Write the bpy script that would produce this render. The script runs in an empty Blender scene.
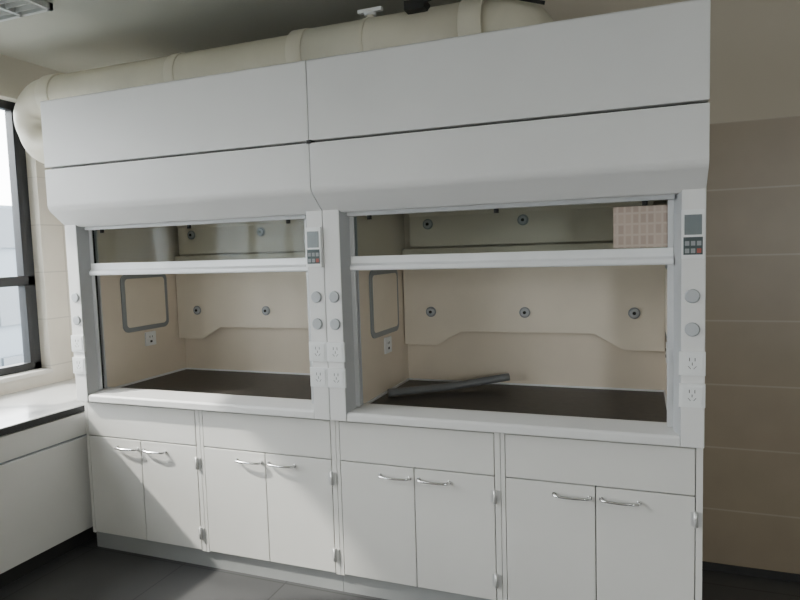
import bpy, bmesh, math, random
from mathutils import Vector, Matrix
random.seed(4)
COL=bpy.context.scene.collection
# ------------------------------------------------------------ materials
def mat(name,col,rough=.5,metal=0.,noise=0.,nscale=8.,bump=0.,bscale=200.,coat=0.):
    m=bpy.data.materials.new(name);m.use_nodes=True
    nt=m.node_tree;b=nt.nodes['Principled BSDF']
    b.inputs['Base Color'].default_value=(*col,1)
    b.inputs['Roughness'].default_value=rough
    b.inputs['Metallic'].default_value=metal
    if coat: b.inputs['Coat Weight'].default_value=coat
    tc=nt.nodes.new('ShaderNodeTexCoord')
    if noise:
        n=nt.nodes.new('ShaderNodeTexNoise');n.inputs['Scale'].default_value=nscale;n.inputs['Detail'].default_value=5
        nt.links.new(tc.outputs['Object'],n.inputs['Vector'])
        r=nt.nodes.new('ShaderNodeValToRGB')
        r.color_ramp.elements[0].position=.3;r.color_ramp.elements[1].position=.7
        r.color_ramp.elements[0].color=(*[c*(1-noise) for c in col],1)
        r.color_ramp.elements[1].color=(*[min(1,c*(1+noise)) for c in col],1)
        nt.links.new(n.outputs['Fac'],r.inputs['Fac']);nt.links.new(r.outputs['Color'],b.inputs['Base Color'])
    if bump:
        n=nt.nodes.new('ShaderNodeTexNoise');n.inputs['Scale'].default_value=bscale
        nt.links.new(tc.outputs['Object'],n.inputs['Vector'])
        bp=nt.nodes.new('ShaderNodeBump');bp.inputs['Strength'].default_value=bump;bp.inputs['Distance'].default_value=.002
        nt.links.new(n.outputs['Fac'],bp.inputs['Height']);nt.links.new(bp.outputs['Normal'],b.inputs['Normal'])
    return m
def tilemat(name,axes,tw,th,c1,c2,mortar,rough,top=None,paint=None,zoff=0.,msize=.004,off=0.):
    """tiles mapped on world axes; above height 'top' plain paint"""
    m=bpy.data.materials.new(name);m.use_nodes=True
    nt=m.node_tree;b=nt.nodes['Principled BSDF'];N=nt.nodes.new;L=nt.links.new
    tc=N('ShaderNodeTexCoord');sp=N('ShaderNodeSeparateXYZ');L(tc.outputs['Object'],sp.inputs[0])
    cb=N('ShaderNodeCombineXYZ');L(sp.outputs[axes[0]],cb.inputs[0]);L(sp.outputs[axes[1]],cb.inputs[1])
    br=N('ShaderNodeTexBrick');br.offset=off;br.squash=1
    br.inputs['Scale'].default_value=1;br.inputs['Brick Width'].default_value=tw;br.inputs['Row Height'].default_value=th
    br.inputs['Mortar Size'].default_value=msize;br.inputs['Mortar Smooth'].default_value=.1
    br.inputs['Color1'].default_value=(*c1,1);br.inputs['Color2'].default_value=(*c2,1);br.inputs['Mortar'].default_value=(*mortar,1)
    L(cb.outputs[0],br.inputs['Vector'])
    n=N('ShaderNodeTexNoise');n.inputs['Scale'].default_value=6;n.inputs['Detail'].default_value=6;L(tc.outputs['Object'],n.inputs['Vector'])
    mx=N('ShaderNodeMix');mx.data_type='RGBA';mx.blend_type='MULTIPLY';mx.inputs['Factor'].default_value=.2
    L(br.outputs['Color'],mx.inputs['A']);L(n.outputs['Fac'],mx.inputs['B'])
    outc=mx.outputs['Result']
    b.inputs['Roughness'].default_value=rough
    if top is not None:
        g=N('ShaderNodeMath');g.operation='GREATER_THAN';g.inputs[1].default_value=top;L(sp.outputs[2],g.inputs[0])
        m2=N('ShaderNodeMix');m2.data_type='RGBA';L(g.outputs[0],m2.inputs['Factor']);L(outc,m2.inputs['A']);m2.inputs['B'].default_value=(*paint,1)
        outc=m2.outputs['Result']
        mr=N('ShaderNodeMix');mr.data_type='FLOAT';L(g.outputs[0],mr.inputs['Factor']);mr.inputs['A'].default_value=rough;mr.inputs['B'].default_value=.9
        L(mr.outputs['Result'],b.inputs['Roughness'])
    L(outc,b.inputs['Base Color'])
    return m
def glassmat(name,tint,gl=.06,rough=.02,k=.5):
    m=bpy.data.materials.new(name);m.use_nodes=True
    nt=m.node_tree;nt.nodes.clear();N=nt.nodes.new;L=nt.links.new
    o=N('ShaderNodeOutputMaterial');t=N('ShaderNodeBsdfTransparent');t.inputs[0].default_value=(*tint,1)
    g=N('ShaderNodeBsdfGlossy');g.inputs['Roughness'].default_value=rough;g.inputs[0].default_value=(.9,.95,1,1)
    f=N('ShaderNodeLayerWeight');f.inputs['Blend'].default_value=.25
    a=N('ShaderNodeMath');a.operation='MULTIPLY_ADD';a.inputs[1].default_value=k;a.inputs[2].default_value=gl
    L(f.outputs['Fresnel'],a.inputs[0])
    mx=N('ShaderNodeMixShader');L(a.outputs[0],mx.inputs[0]);L(t.outputs[0],mx.inputs[1]);L(g.outputs[0],mx.inputs[2]);L(mx.outputs[0],o.inputs[0])
    return m
WHITE=mat('powder_coat_white',(.79,.785,.775),.42,noise=.02,nscale=3,bump=.08,bscale=400)
WHITE2=mat('powder_coat_door',(.76,.75,.72),.42,noise=.02,nscale=4,bump=.08,bscale=400)
GREYP=mat('grey_corner_panel',(.46,.47,.48),.4,noise=.02)
DARKGAP=mat('shadow_gap',(.03,.03,.03),.8)
ALU=mat('anodised_aluminium',(.84,.85,.86),.3,.1,noise=.02)
RAIL=mat('sash_rail_grey',(.6,.61,.62),.4,.2)
CHROME=mat('chrome',(.85,.85,.85),.2,1.)
HINGE=mat('hinge_steel',(.7,.7,.69),.35,.4)
LINER=mat('phenolic_liner',(.78,.69,.57),.5,noise=.03,nscale=5)
LINER2=mat('phenolic_baffle',(.82,.74,.62),.5,noise=.03,nscale=5)
EPOXY=mat('epoxy_worktop',(.024,.020,.018),.4,noise=.4,nscale=30)
GREYPL=mat('grey_plastic',(.30,.32,.33),.5,noise=.03)
HOSE=mat('grey_hose',(.17,.175,.18),.4,noise=.05)
KNOBG=mat('blanking_plug_grey',(.50,.52,.54),.5)
SOCK=mat('socket_plastic',(.86,.87,.87),.3,noise=.01)
HOLE=mat('socket_slots',(.02,.02,.02),.6)
LCD=mat('lcd_screen',(.20,.23,.24),.2,noise=.05)
BTN=mat('panel_buttons',(.05,.075,.075),.4,noise=.1)
LED=mat('panel_red',(.35,.08,.06),.4)
PVC=mat('pvc_duct',(.64,.60,.48),.42,noise=.05,nscale=6)
PVC2=mat('pvc_coupler',(.69,.65,.53),.4,noise=.04,nscale=6)
BLACKR=mat('black_rubber',(.012,.012,.012),.5)
FRAME=mat('window_frame_black',(.02,.022,.025),.4,noise=.1)
SILL=mat('sill_stone',(.6,.58,.54),.4,noise=.05)
KICK=mat('kick_plate_grey',(.36,.37,.37),.5,noise=.03)
BKICK=mat('kick_black',(.03,.03,.03),.6,noise=.1)
BTOP=mat('bench_top_light',(.62,.62,.61),.18,noise=.03)
CEIL=mat('ceiling_paint',(.48,.48,.42),.9,noise=.03,nscale=2)
LAMPW=mat('lamp_louver',(.6,.62,.62),.35,.4,noise=.02)
FAC=mat('facade_render',(.13,.155,.18),.9,noise=.06,nscale=.7)
FACW=mat('facade_window',(.07,.085,.10),.3,noise=.1,nscale=.5)
GROUND=mat('outdoor_ground',(.25,.25,.24),.9,noise=.1,nscale=.5)
GLASS=glassmat('sash_glass',(.82,.85,.84),.006,.04,.03)
WGLASS=glassmat('window_glass',(.95,.97,.98),.03)
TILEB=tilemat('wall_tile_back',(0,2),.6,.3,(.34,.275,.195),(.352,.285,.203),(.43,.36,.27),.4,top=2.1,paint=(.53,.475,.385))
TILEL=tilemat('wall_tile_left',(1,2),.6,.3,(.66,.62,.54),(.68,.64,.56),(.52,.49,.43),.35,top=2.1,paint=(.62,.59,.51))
PAINT=mat('wall_paint',(.66,.63,.56),.9,noise=.03,nscale=2)
FLOORM=tilemat('floor_tile',(0,1),.6,.6,(.085,.085,.087),(.095,.095,.096),(.045,.045,.045),.4)
def gridsheetmat():  # plain grid of pinkish-brown cells
    m=bpy.data.materials.new('grid_sheet');m.use_nodes=True
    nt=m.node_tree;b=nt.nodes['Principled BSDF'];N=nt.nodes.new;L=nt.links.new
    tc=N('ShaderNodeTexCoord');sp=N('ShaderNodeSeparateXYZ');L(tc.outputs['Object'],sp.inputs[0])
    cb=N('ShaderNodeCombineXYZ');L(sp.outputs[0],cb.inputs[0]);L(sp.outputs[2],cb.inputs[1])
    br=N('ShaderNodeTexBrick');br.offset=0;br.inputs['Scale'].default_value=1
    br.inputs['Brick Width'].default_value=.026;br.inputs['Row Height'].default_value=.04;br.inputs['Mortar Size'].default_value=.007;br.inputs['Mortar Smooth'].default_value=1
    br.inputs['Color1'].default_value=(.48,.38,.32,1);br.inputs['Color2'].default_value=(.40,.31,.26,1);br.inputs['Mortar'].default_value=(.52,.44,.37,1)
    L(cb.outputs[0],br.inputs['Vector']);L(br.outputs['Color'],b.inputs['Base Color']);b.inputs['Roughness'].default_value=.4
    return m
GRIDSHEET=gridsheetmat()
# ------------------------------------------------------------ mesh builder
class MB:
    def __init__(s): s.bm=bmesh.new();s.mats=[]
    def mi(s,m):
        if m not in s.mats: s.mats.append(m)
        return s.mats.index(m)
    def face(s,vs,m,sm=False):
        try:
            f=s.bm.faces.new(vs);f.material_index=s.mi(m);f.smooth=sm
        except ValueError: pass
    def ext(s,poly,axis,a,b,m,smooth=False):
        def P(p,t):
            if axis==0:return (t,p[0],p[1])
            if axis==1:return (p[0],t,p[1])
            return (p[0],p[1],t)
        A=[s.bm.verts.new(P(p,a)) for p in poly];B=[s.bm.verts.new(P(p,b)) for p in poly]
        n=len(poly)
        s.face(A,m);s.face(B[::-1],m)
        for i in range(n): s.face([A[i],B[i],B[(i+1)%n],A[(i+1)%n]],m,smooth)
        return s
    def box(s,x0,x1,y0,y1,z0,z1,m):
        return s.ext([(x0,y0),(x1,y0),(x1,y1),(x0,y1)],2,z0,z1,m)
    def cyl(s,c,axis,r,a,b,m,n=24,r2=None):
        r2=r if r2 is None else r2
        def P(ang,rr,t):
            u,v=c[0]+rr*math.cos(ang),c[1]+rr*math.sin(ang)
            return (t,u,v) if axis==0 else (u,t,v) if axis==1 else (u,v,t)
        A=[s.bm.verts.new(P(2*math.pi*i/n,r,a)) for i in range(n)];B=[s.bm.verts.new(P(2*math.pi*i/n,r2,b)) for i in range(n)]
        s.face(A,m);s.face(B[::-1],m)
        for i in range(n): s.face([A[i],B[i],B[(i+1)%n],A[(i+1)%n]],m,True)
        return s
    def tube(s,pts,r,m,n=12,closed=False):
        pts=[Vector(p) for p in pts];k=len(pts);rings=[];up=None
        rs=r if isinstance(r,(list,tuple)) else [r]*k
        for i in range(k):
            if closed: t=(pts[(i+1)%k]-pts[i-1]).normalized()
            else: t=(pts[min(i+1,k-1)]-pts[max(i-1,0)]).normalized()
            if up is None:
                up=Vector((0,0,1)) if abs(t.z)<.9 else Vector((0,1,0))
                if closed: up=Vector((1,0,0)) if abs(t.x)<.5 else up
            e=(up-t*up.dot(t)).normalized();up=e;w=t.cross(e)
            rings.append([s.bm.verts.new(pts[i]+(e*math.cos(2*math.pi*j/n)+w*math.sin(2*math.pi*j/n))*rs[i]) for j in range(n)])
        for i in range(k if closed else k-1):
            A,B=rings[i],rings[(i+1)%k]
            for j in range(n): s.face([A[j],A[(j+1)%n],B[(j+1)%n],B[j]],m,True)
        if not closed: s.face(rings[0],m);s.face(rings[-1][::-1],m)
        return s
    def done(s,name,parent=None,bevel=0,seg=2):
        bmesh.ops.recalc_face_normals(s.bm,faces=s.bm.faces)
        me=bpy.data.meshes.new(name);s.bm.to_mesh(me);s.bm.free()
        for m in s.mats: me.materials.append(m)
        o=bpy.data.objects.new(name,me);COL.objects.link(o)
        if bevel:
            bv=o.modifiers.new('bevel','BEVEL');bv.width=bevel;bv.segments=seg;bv.limit_method='ANGLE';bv.angle_limit=math.radians(35)
        if parent:
            o.parent=parent;o.matrix_parent_inverse=Matrix.Translation(parent.location).inverted()
        return o
def empty(name,loc):
    e=bpy.data.objects.new(name,None);e.location=loc;e.empty_display_size=.2;COL.objects.link(e);return e
def rrect(ya,yb,za,zb,r,n=6):
    pts=[]
    for cy,cz,a0 in((yb-r,zb-r,0),(ya+r,zb-r,90),(ya+r,za+r,180),(yb-r,za+r,270)):
        for i in range(n+1):
            t=math.radians(a0+90*i/n);pts.append((cy+r*math.cos(t),cz+r*math.sin(t)))
    return pts
# ------------------------------------------------------------ fume hood
ZC=.827;Y0=-.045;W=1.5;YB=.70
def socket(mb,x,z,y,s=.043):
    mb.box(x-s,x+s,y-.009,y,z-s,z+s,SOCK)
    mb.box(x-s*.78,x+s*.78,y-.011,y-.009,z-s*.78,z+s*.78,SOCK)
    f=y-.0115
    for dx in(-.009,.009): mb.box(x+dx-.0015,x+dx+.0015,f,y-.009,z+.009,z+.022,HOLE)
    for dx,sg in((-.010,1),(.010,-1)):
        mb.ext([(x+dx-.007,z-.019),(x+dx-.004,z-.019),(x+dx+.005,z-.008),(x+dx+.002,z-.008)] if sg<0 else
               [(x+dx+.004,z-.019),(x+dx+.007,z-.019),(x+dx-.002,z-.008),(x+dx-.005,z-.008)],1,f,y-.009,HOLE)
    mb.box(x-.0015,x+.0015,f,y-.009,z-.006,z+.005,HOLE)
PI=.100
def hood(X,name):
    E=empty(name,(X,0,0))
    g=.0015
    # ---- base cabinet
    for k in range(2):
        a=X+.75*k;b=a+.75
        mb=MB()
        mb.box(a+.001,a+.020,.019,.70,.09,ZC-.002,WHITE2).box(b-.020,b-.001,.019,.70,.09,ZC-.002,WHITE2)
        mb.box(a+.02,b-.02,.019,.70,.09,.11,WHITE2).box(a+.02,b-.02,.68,.70,.11,ZC-.002,WHITE2).box(a+.02,b-.02,.019,.70,ZC-.03,ZC-.002,WHITE2)
        mb.box(a+.02,b-.02,.019,.05,.615,.65,WHITE2)
        mb.box(a+.001,a+.018,.001,.019,.09,ZC-.002,WHITE2).box(b-.024,b-.001,.001,.019,.09,ZC-.002,WHITE2)
        mb.box(a+.018,b-.024,.001,.019,ZC-.014,ZC-.002,WHITE2)
        mb.done('cabinet_carcass',E,.001)
        mb=MB().box(a+.021,b-.027,0,.018,.633,ZC-.017,WHITE2);mb.done('drawer_front',E,.0025)
        MB().box(a+.019,b-.025,.0185,.0189,.092,ZC-.012,DARKGAP).done('reveal_shadow_board',E)
        m_=(a+.020+b-.026)/2
        for (p,q) in((a+.021,m_-.002),(m_+.002,b-.027)):
            MB().box(p,q,0,.018,.096,.628,WHITE2).done('door_panel',E,.0025)
        hb=MB()
        for s in(-1,1):
            xa=m_+s*.022;xb=m_+s*.158;z=.583
            pts=[(xa,.004,z),(xa,-.014,z),(xa+s*.006,-.021,z)]
            for i in range(1,8):
                t=i/8;pts.append((xa+s*.006+(xb-xa-s*.012)*t,-.021-.007*math.sin(math.pi*t),z))
            pts+=[(xb-s*.006,-.021,z),(xb,-.014,z),(xb,.004,z)]
            hb.tube(pts,.0058,CHROME,10)
            for xx in(xa,xb): hb.cyl((xx,z),1,.009,-.004,0,CHROME,12)
        hb.done('door_handles',E)
        hg=MB()
        for z in(.185,.545):
            hg.cyl((b-.025,-.005),2,.007,z-.030,z+.030,HINGE,10)
            hg.box(b-.042,b-.030,-.003,0,z-.026,z+.026,HINGE).box(b-.021,b-.004,-.003,.001,z-.026,z+.026,HINGE)
        hg.done('hinges',E)
    MB().box(X+.001,X+W-.001,.022,.04,0,.09,KICK).box(X+.02,X+W-.02,.6,.62,0,.09,KICK).done('kick_plate',E)
    # ---- corner posts
    for side in(0,1):
        def fx(u): return X+g+u if side==0 else X+W-g-u
        mb=MB()
        mb.ext([(fx(0),Y0),(fx(.078),Y0),(fx(.078),.05),(fx(0),.05)],2,ZC,1.76,WHITE)
        mb.done('corner_post',E,.003)
        mb=MB();mb.ext([(fx(.0785),Y0+.001),(fx(.100),.012),(fx(.100),.05),(fx(.0785),.05)],2,ZC,1.75,GREYP);mb.done('corner_post_bevel',E,.001)
        mb=MB();x0,x1=sorted((fx(0),fx(.085)));mb.box(x0,x1,.05,YB+.035,ZC,2.34,WHITE).done('side_panel',E)
        mb=MB();x0,x1=sorted((fx(.085),fx(PI)));mb.box(x0,x1,.05,YB,ZC+.03,2.30,LINER).done('side_liner',E)
        mb=MB();xc=fx(.042)
        for z in(1.376,1.257):
            mb.cyl((xc,z),1,.025,Y0,Y0-.004,KNOBG,28).cyl((xc,z),1,.025,Y0-.004,Y0-.007,KNOBG,28,.021)
        mb.done('service_plugs',E)
        mb=MB()
        for z in(1.135,1.02): socket(mb,xc,z,Y0)
        mb.done('power_sockets',E,.0012)
        if side==1:
            mb=MB();za,zb=1.508,1.680;p=.037
            mb.box(xc-p,xc+p,Y0-.012,Y0,za,zb,SOCK)
            mb.box(xc-p+.009,xc+p-.009,Y0-.0135,Y0-.012,zb-.088,zb-.018,LCD)
            mb.box(xc-p+.006,xc+p-.006,Y0-.0128,Y0-.012,za+.014,zb-.096,BTN)
            for i in range(3):
                for j in range(2):
                    cx=xc-.019+.019*i;cz=za+.028+.026*j
                    mb.box(cx-.007,cx+.007,Y0-.0145,Y0-.0125,cz-.008,cz+.008,LED if (i==2 and j==0) else GREYPL)
            mb.done('control_panel',E,.0012)
    # ---- worktop lip + epoxy
    xi0,xi1=X+.081,X+W-.081
    mb=MB();mb.ext([(Y0+.002,ZC),(Y0+.002,ZC+.030),(Y0+.010,ZC+.038),(.055,ZC+.056),(.075,ZC+.056),(.075,ZC)],0,xi0,xi1,WHITE)
    mb.done('airfoil_sill',E,.003)
    q=PI+.0025
    xl,xr=X+q,X+W-q
    MB().box(xl,xr,.076,YB,ZC,ZC+.036,EPOXY).done('epoxy_worktop',E,.002)
    mb=MB();mb.box(xl,xl+.008,.08,YB-.012,ZC+.036,ZC+.046,SOCK).box(xr-.008,xr,.08,YB-.012,ZC+.036,ZC+.046,SOCK).box(xl,xr,YB-.010,YB,ZC+.036,ZC+.044,SOCK)
    mb.done('worktop_edge_trim',E)
    # ---- back and baffles
    MB().box(X+.087,X+W-.087,YB,YB+.012,ZC,2.32,LINER).done('back_liner',E)
    MB().box(X+.002,X+W-.002,YB+.012,YB+.034,ZC,2.34,WHITE).done('back_panel',E)
    c=X+.75;h=(xr-xl)/2-.006
    mb=MB();mb.ext([(c-h,1.066),(c-.46,1.066),(c-.33,1.142),(c+.33,1.142),(c+.46,1.066),(c+h,1.066),(c+h,1.575),(c-h,1.575)],1,YB-.06,YB-.052,LINER2)
    mb.done('lower_baffle',E,.0015)
    mb=MB()
    prof=[(YB-.075,1.585),(YB-.067,1.585),(YB-.067,1.74),(YB-.20,2.05),(YB-.208,2.05),(YB-.075,1.74)]
    mb.ext(prof,0,c-h+.05,c+h-.05,LINER2);mb.done('upper_baffle',E,.0015)
    mb=MB()
    for z,yy in((1.243,YB-.06),(1.70,YB-.075)):
        for dx in(-.49,0,.51):
            mb.cyl((c+dx,z),1,.027,yy,yy-.006,GREYPL,28).cyl((c+dx,z),1,.022,yy-.006,yy-.012,KNOBG,28,.018).cyl((c+dx,z),1,.008,yy-.012,yy-.016,HOLE,16)
            mb.cyl((c+dx,z),1,.010,yy+.008,YB,GREYPL,16)
    mb.done('baffle_knobs',E)
    # access hatches on side liners
    for sgn,xw in((1,X+PI+.0015),(-1,X+W-PI-.0015)):
        ya,yb,za,zb=.20,.56,1.155,1.482
        mb=MB();mb.ext(rrect(ya,yb,za,zb,.04),0,xw,xw+sgn*.008,GREYPL);mb.done('hatch_gasket',E,.002)
        mb=MB();mb.ext(rrect(ya+.026,yb-.026,za+.026,zb-.026,.022),0,xw+sgn*.008,xw+sgn*.011,LINER2);mb.done('access_hatch',E,.001)
        x0,x1=sorted((xw,xw+sgn*.010));mb=MB();mb.box(x0,x1,.36,.44,1.06,1.14,SOCK);x2,x3=sorted((xw+sgn*.010,xw+sgn*.012))
        for dy in(-.01,.01): mb.box(x2,x3,.40+dy-.0015,.40+dy+.0015,1.105,1.117,HOLE)
        mb.box(x2,x3,.392,.408,1.078,1.09,HOLE);mb.done('inner_socket',E,.001)
    # ---- sash
    mb=MB()
    for a,b in((X+PI,X+PI+.022),(X+W-PI-.022,X+W-PI)):
        mb.box(a,b,.012,.018,ZC+.055,1.78,RAIL).box(a,b,.042,.049,ZC+.055,1.78,RAIL)
        mm=a+.006 if a<c else b-.006
        mb.box(mm-.002,mm+.002,.018,.042,ZC+.055,1.78,DARKGAP)
    mb.done('sash_rails',E,.001)
    mb=MB();mb.ext([(-.004,1.492),(-.004,1.508),(.010,1.518),(.010,1.549),(.044,1.549),(.044,1.487),(0,1.487)],0,X+PI+.003,X+W-PI-.003,ALU);mb.done('sash_handle',E,.002)
    MB().box(X+PI+.012,X+W-PI-.012,.027,.033,1.549,1.90,GLASS).done('sash_glass',E)
    # ---- canopy
    YP=-.137
    mb=MB();mb.ext([(YP,2.034),(YP,2.355),(YP+.007,2.362),(.02,2.362),(.02,2.034)],0,X+.002,X+W-.002,WHITE);mb.done('upper_fascia',E,.003)
    prof=[(YP,2.024)]
    prof+=[(YP,1.85)]
    for i in range(1,6):
        t=math.radians(50*i/5);prof.append((YP+.05*(1-math.cos(t)),1.85-.05*math.sin(t)))
    prof+=[(-.035,1.742),(-.01,1.738),(-.01,1.76),(.02,1.80),(.02,2.024)]
    mb=MB();mb.ext(prof,0,X+.002,X+W-.002,WHITE);mb.done('lower_fascia',E,.0015)
    MB().box(X+.004,X+W-.004,-.10,.02,2.02,2.04,DARKGAP).done('fascia_gap',E)
    mb=MB();mb.box(X+.002,X+W-.002,.02,YB+.034,2.34,2.362,WHITE).box(X+.087,X+W-.087,.022,.05,1.79,2.34,LINER);mb.done('roof_panel',E)
    mb=MB();mb.box(X+PI+.001,X+W-PI-.001,-.01,.026,1.722,1.79,GREYP)
    for dx in(.2,.75,1.3): mb.cyl((X+dx,.006),2,.010,1.705,1.722,BLACKR,12)
    mb.done('header_rail',E)
    return E
hood(0,'fume_hood');H2=hood(1.5,'fume_hood.001')
MB().box(1.488,1.512,-.139,-.10,2.021,2.037,BLACKR).done('fascia_clip',H2,.002)
MB().box(2.69,2.885,.0255,.0268,1.552,1.705,GRIDSHEET).done('grid_sheet',H2)  # thin flat sheet with a grid pattern, against the sash glass
# ------------------------------------------------------------ loose hose inside hood
pts=[];A=Vector((1.65,.28,.885));B=Vector((2.17,.615,.888))
for i in range(25):
    t=i/24;p=A.lerp(B,t);off=.02*math.sin(math.pi*t);pts.append((p.x-off*.55,p.y+off,p.z+.07*max(0,t-.45)**1.3))
MB().tube(pts,.019,HOSE,16).done('drain_hose')
# ------------------------------------------------------------ exhaust duct
D=empty('exhaust_duct',(0,.28,2.52))
YD,ZD,R=.28,2.502,.122
re=.14;xe=-.53
def arc(cx,cz,r,a0,a1,n=10): return [(cx+r*math.cos(math.radians(a0+(a1-a0)*i/n)),YD,cz+r*math.sin(math.radians(a0+(a1-a0)*i/n))) for i in range(n+1)]
a2=arc(xe+re,ZD-re,re,90,270,20)
pts=[(2.05,YD,ZD),(1.2,YD,ZD),(.4,YD,ZD)]+a2+[(-.2,YD,ZD-2*re),(0,YD,ZD-2*re)]
rr=[R]*3+[R]*8+[R-.02*(i/4) for i in range(5)]+[.102]*8+[.10]*2
MB().tube(pts,rr,PVC,36).done('duct_run',D)
pts=[(1.30,YD,ZD),(2.15,YD,ZD)]
MB().tube(pts,R+.012,PVC2,36).done('damper_section',D)
mb=MB()
for x,w,r in((-.33,.045,.010),(.55,.03,.005),(1.28,.04,.016),(1.62,.012,.016),(2.12,.05,.018)):
    mb.cyl((YD,ZD),0,R+r,x-w,x+w,PVC2,36)
mb.done('duct_couplers',D,.003)
pts=[(2.15,YD,ZD)]+[(2.25+.10*math.sin(math.radians(9*i)),YD,ZD-.10+.10*math.cos(math.radians(9*i))) for i in range(11)]+[(2.35,YD,2.364)]
MB().tube(pts,R,PVC,36).done('duct_elbow',D)
mb=MB();mb.cyl((1.62,YD),2,.018,ZD+R,ZD+R+.05,PVC2,16).box(1.56,1.68,YD-.012,YD+.012,ZD+R+.045,ZD+R+.062,SOCK).cyl((1.62,YD),2,.028,ZD+R+.03,ZD+R+.045,SOCK,16)
mb.done('damper_handle',D,.002)
mb=MB();pts=[]
for i in range(25):
    t=i/24;pts.append((1.88+.55*t,YD-.13-.03*math.sin(math.pi*t),ZD+R-.01+.02*math.sin(math.pi*min(1,t*1.2))-.16*max(0,t-.5)))
mb.tube(pts,.008,BLACKR,8);mb.box(1.84,1.93,YD-.15,YD-.06,ZD+.09,ZD+.13,BLACKR);mb.done('actuator_cable',D)
# ------------------------------------------------------------ room shell
XL,XR,YF,YW,ZT=-.75,5.2,-4.6,.74,2.80
T=.2
def slab(n,*a): 
    m=a[-1];return MB().box(*a[:-1],m).done(n)
slab('floor',XL-T,XR+T,YF-T,YW+T,-.1,0,FLOORM)
slab('ceiling',XL-T,XR+T,YF-T,YW+T,ZT,ZT+.1,CEIL)
slab('wall_back',XL-T,XR+T,YW,YW+T,0,ZT,TILEB)
slab('wall_right',XR,XR+T,YF,YW,0,ZT,PAINT)
w1=(-1.75,.435);w2=(-4.3,-2.15);wfill=(4.2,5.0);zs,zt=.88,2.555
mb=MB();mb.box(XL-T,XR+T,YF-T,YF,0,zs,PAINT).box(XL-T,XR+T,YF-T,YF,zt,ZT,PAINT).box(XL-T,wfill[0],YF-T,YF,zs,zt,PAINT).box(wfill[1],XR+T,YF-T,YF,zs,zt,PAINT)
mb.done('wall_front')
mb=MB()
mb.box(XL-T,XL,YF,YW,0,zs,TILEL).box(XL-T,XL,YF,YW,zt,ZT,TILEL)
for a,b in((YF,w2[0]),(w2[1],w1[0]),(w1[1],YW)): mb.box(XL-T,XL,a,b,zs,zt,TILEL)
mb.done('wall_left')
slab('baseboard_back',3.002,XR,YW-.008,YW,0,.035,BKICK)
for k,(a,b) in enumerate((w1,w2)):
    Wn=empty('window_%d'%(k+1),(XL-.12,(a+b)/2,zs))
    xf0,xf1=XL-.14,XL-.08
    mb=MB();t=.05
    mb.box(xf0,xf1,a,b,zs,zs+t,FRAME).box(xf0,xf1,a,b,zt-t,zt,FRAME).box(xf0,xf1,a,a+t,zs,zt,FRAME).box(xf0,xf1,b-t,b,zs,zt,FRAME)
    mb.box(xf0,xf1,a,b,1.42,1.48,FRAME)
    for i in range(1,3): 
        y=a+(b-a)*i/3;mb.box(xf0,xf1,y-.03,y+.03,zs,zt,FRAME)
    for zz0,zz1 in((zs+t,1.42),(1.48,zt-t)):
        mb.box(xf0+.01,xf1+.012,b-t-.035,b-t,zz0,zz1,FRAME)
    mb.done('window_frame',Wn,.002)
    MB().box(XL-.113,XL-.107,a+t,b-t,zs+t,zt-t,WGLASS).done('window_pane',Wn)
    MB().box(XL-.08,XL+.02,a,b,zs-.022,zs+.004,SILL).done('window_sill',Wn,.003)
Wn=empty('window_3',((wfill[0]+wfill[1])/2,YF-.1,zs))  # unseen opening behind the camera, added to give frontal fill
mb=MB();a,b=wfill;t=.05
mb.box(a,b,YF-.14,YF-.08,zs,zs+t,FRAME).box(a,b,YF-.14,YF-.08,zt-t,zt,FRAME)
for i in range(2):
    x=a+t/2+(b-a-t)*i;mb.box(x-t/2,x+t/2,YF-.14,YF-.08,zs,zt,FRAME)
mb.done('window_frame',Wn,.002)
MB().box(a+t,b-t,YF-.113,YF-.107,zs+t,zt-t,WGLASS).done('window_pane',Wn)
# ------------------------------------------------------------ side bench
Bn=empty('lab_bench',(-.4,-1.5,0))
xb=-.05;ya,yb_=-3.4,.735
mb=MB();mb.box(-.747,xb+.005,ya,yb_,.765,.785,BTOP);mb.done('bench_top',Bn,.002)
mb=MB();mb.box(-.747,xb+.004,ya,yb_,.748,.765,BKICK).box(xb+.005,xb+.008,ya,yb_,.766,.780,BKICK);mb.done('bench_top_edge',Bn)
MB().box(-.74,xb-.02,ya+.01,yb_,.09,.748,WHITE2).done('bench_carcass',Bn)
ys=[-3.39,-2.55,-1.7,-.8,.12,.70]
dz=MB();hz=MB()
for i in range(5):
    a,b=ys[i]+.002,ys[i+1]-.002
    dz.box(xb-.02,xb,a,b,.620,.742,WHITE2);dz.box(xb-.02,xb,a,b,.095,.606,WHITE2)
    hz.box(xb-.019,xb-.012,a,b,.606,.620,GREYPL).box(xb-.018,xb+.002,a,b,.604,.609,ALU)
dz.done('bench_fronts',Bn,.002);hz.done('bench_pull_rail',Bn)
MB().box(-.74,xb-.05,ya+.01,yb_,0,.09,BKICK).done('bench_kick',Bn)
# ------------------------------------------------------------ ceiling lamp (louvred)
Lm=empty('ceiling_lamp',(-.15,-.45,ZT))
xa,xc_,yaa,ycc=-.45,.15,-.75,-.15
mb=MB()
mb.box(xa,xc_,yaa,yaa+.02,ZT-.03,ZT,LAMPW).box(xa,xc_,ycc-.02,ycc,ZT-.03,ZT,LAMPW).box(xa,xa+.02,yaa,ycc,ZT-.03,ZT,LAMPW).box(xc_-.02,xc_,yaa,ycc,ZT-.03,ZT,LAMPW)
for i in range(1,3):
    x=xa+.2*i;mb.box(x-.012,x+.012,yaa,ycc,ZT-.03,ZT,LAMPW)
for i in range(1,12):
    y=yaa+.05*i;mb.box(xa+.02,xc_-.02,y-.002,y+.002,ZT-.028,ZT-.002,LAMPW)
mb.done('louver_grid',Lm)
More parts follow.
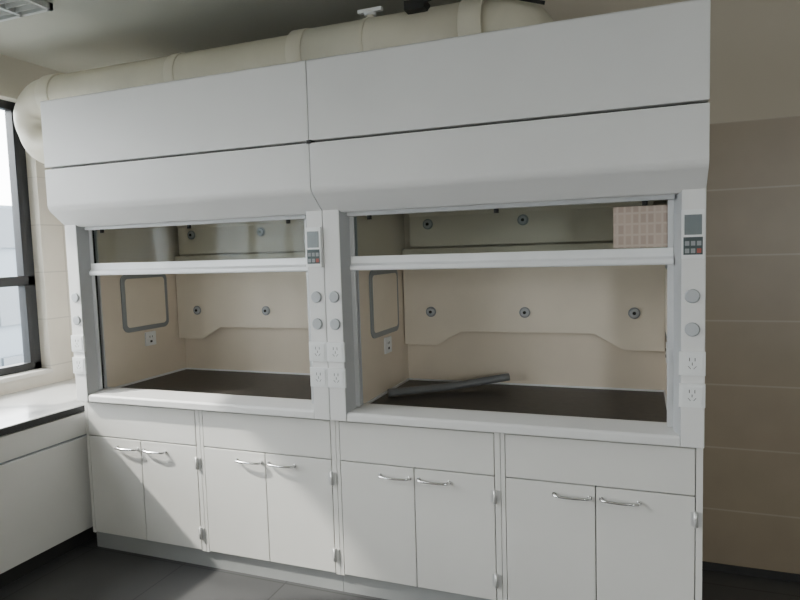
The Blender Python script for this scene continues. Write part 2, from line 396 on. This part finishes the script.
# ------------------------------------------------------------ outdoors
mb=MB();mb.box(-16,-14,-16,11.5,-6,3.2,FAC).box(-19,-17,11.5,34,-6,1.2,FAC)
for r in range(4):
    for c in range(15):
        y=-15.4+c*1.8;z=-4.6+r*2.2;mb.box(-13.99,-13.9,y,y+1.1,z,min(z+1.3,3.1),FACW)
mb.done('neighbouring_building')
slab('outdoor_ground',-60,-1.2,-60,40,-6.1,-6.0,GROUND)
# ------------------------------------------------------------ light
w=bpy.data.worlds.new('sky');bpy.context.scene.world=w;w.use_nodes=True
bg=w.node_tree.nodes['Background'];bg.inputs[0].default_value=(.99,.99,.985,1);bg.inputs[1].default_value=16.5
def area(name,loc,sy,sz,power,portal=False,front=False):
    l=bpy.data.lights.new(name,'AREA');l.shape='RECTANGLE';l.size=sz;l.size_y=sy;l.energy=power
    o=bpy.data.objects.new(name,l);o.location=loc
    if front: l.size=sy;l.size_y=sz;o.rotation_euler=(math.pi/2,0,0)
    else: o.rotation_euler=Matrix(((0,0,-1),(0,1,0),(1,0,0))).to_euler()
    COL.objects.link(o)
    if portal: l.cycles.is_portal=True
    return o
zm=(zs+zt)/2
area('portal_window_1',(XL-.19,(w1[0]+w1[1])/2,zm),w1[1]-w1[0],zt-zs,1,True)
area('portal_window_2',(XL-.19,(w2[0]+w2[1])/2,zm),w2[1]-w2[0],zt-zs,1,True)
area('portal_added_fill',((wfill[0]+wfill[1])/2,YF-.19,zm),wfill[1]-wfill[0],zt-zs,1,True,front=True)  # portal of the opening added for fill
s=bpy.data.lights.new('sun','SUN');s.energy=9.0;s.angle=math.radians(2.0);s.color=(1,.94,.84)
so=bpy.data.objects.new('sun',s);COL.objects.link(so);so.location=(-6,-4,8)
so.rotation_euler=Vector((1,.40,-.92)).to_track_quat('-Z','Y').to_euler()
# ------------------------------------------------------------ camera
y,p,r=math.radians(20.9338),math.radians(-4.4569),math.radians(1.7256)
Rm=Matrix.Rotation(y,3,'Z')@Matrix.Rotation(p,3,'X')@Matrix.Rotation(r,3,'Y')@Matrix.Rotation(math.pi/2,3,'X')
cd=bpy.data.cameras.new('camera');cam=bpy.data.objects.new('camera',cd);COL.objects.link(cam)
cam.matrix_world=Matrix.Translation((2.7771,-2.4721,1.5649))@Rm.to_4x4()
cd.sensor_width=36;cd.lens=624.82/800*36;cd.clip_start=.02
bpy.context.scene.camera=cam
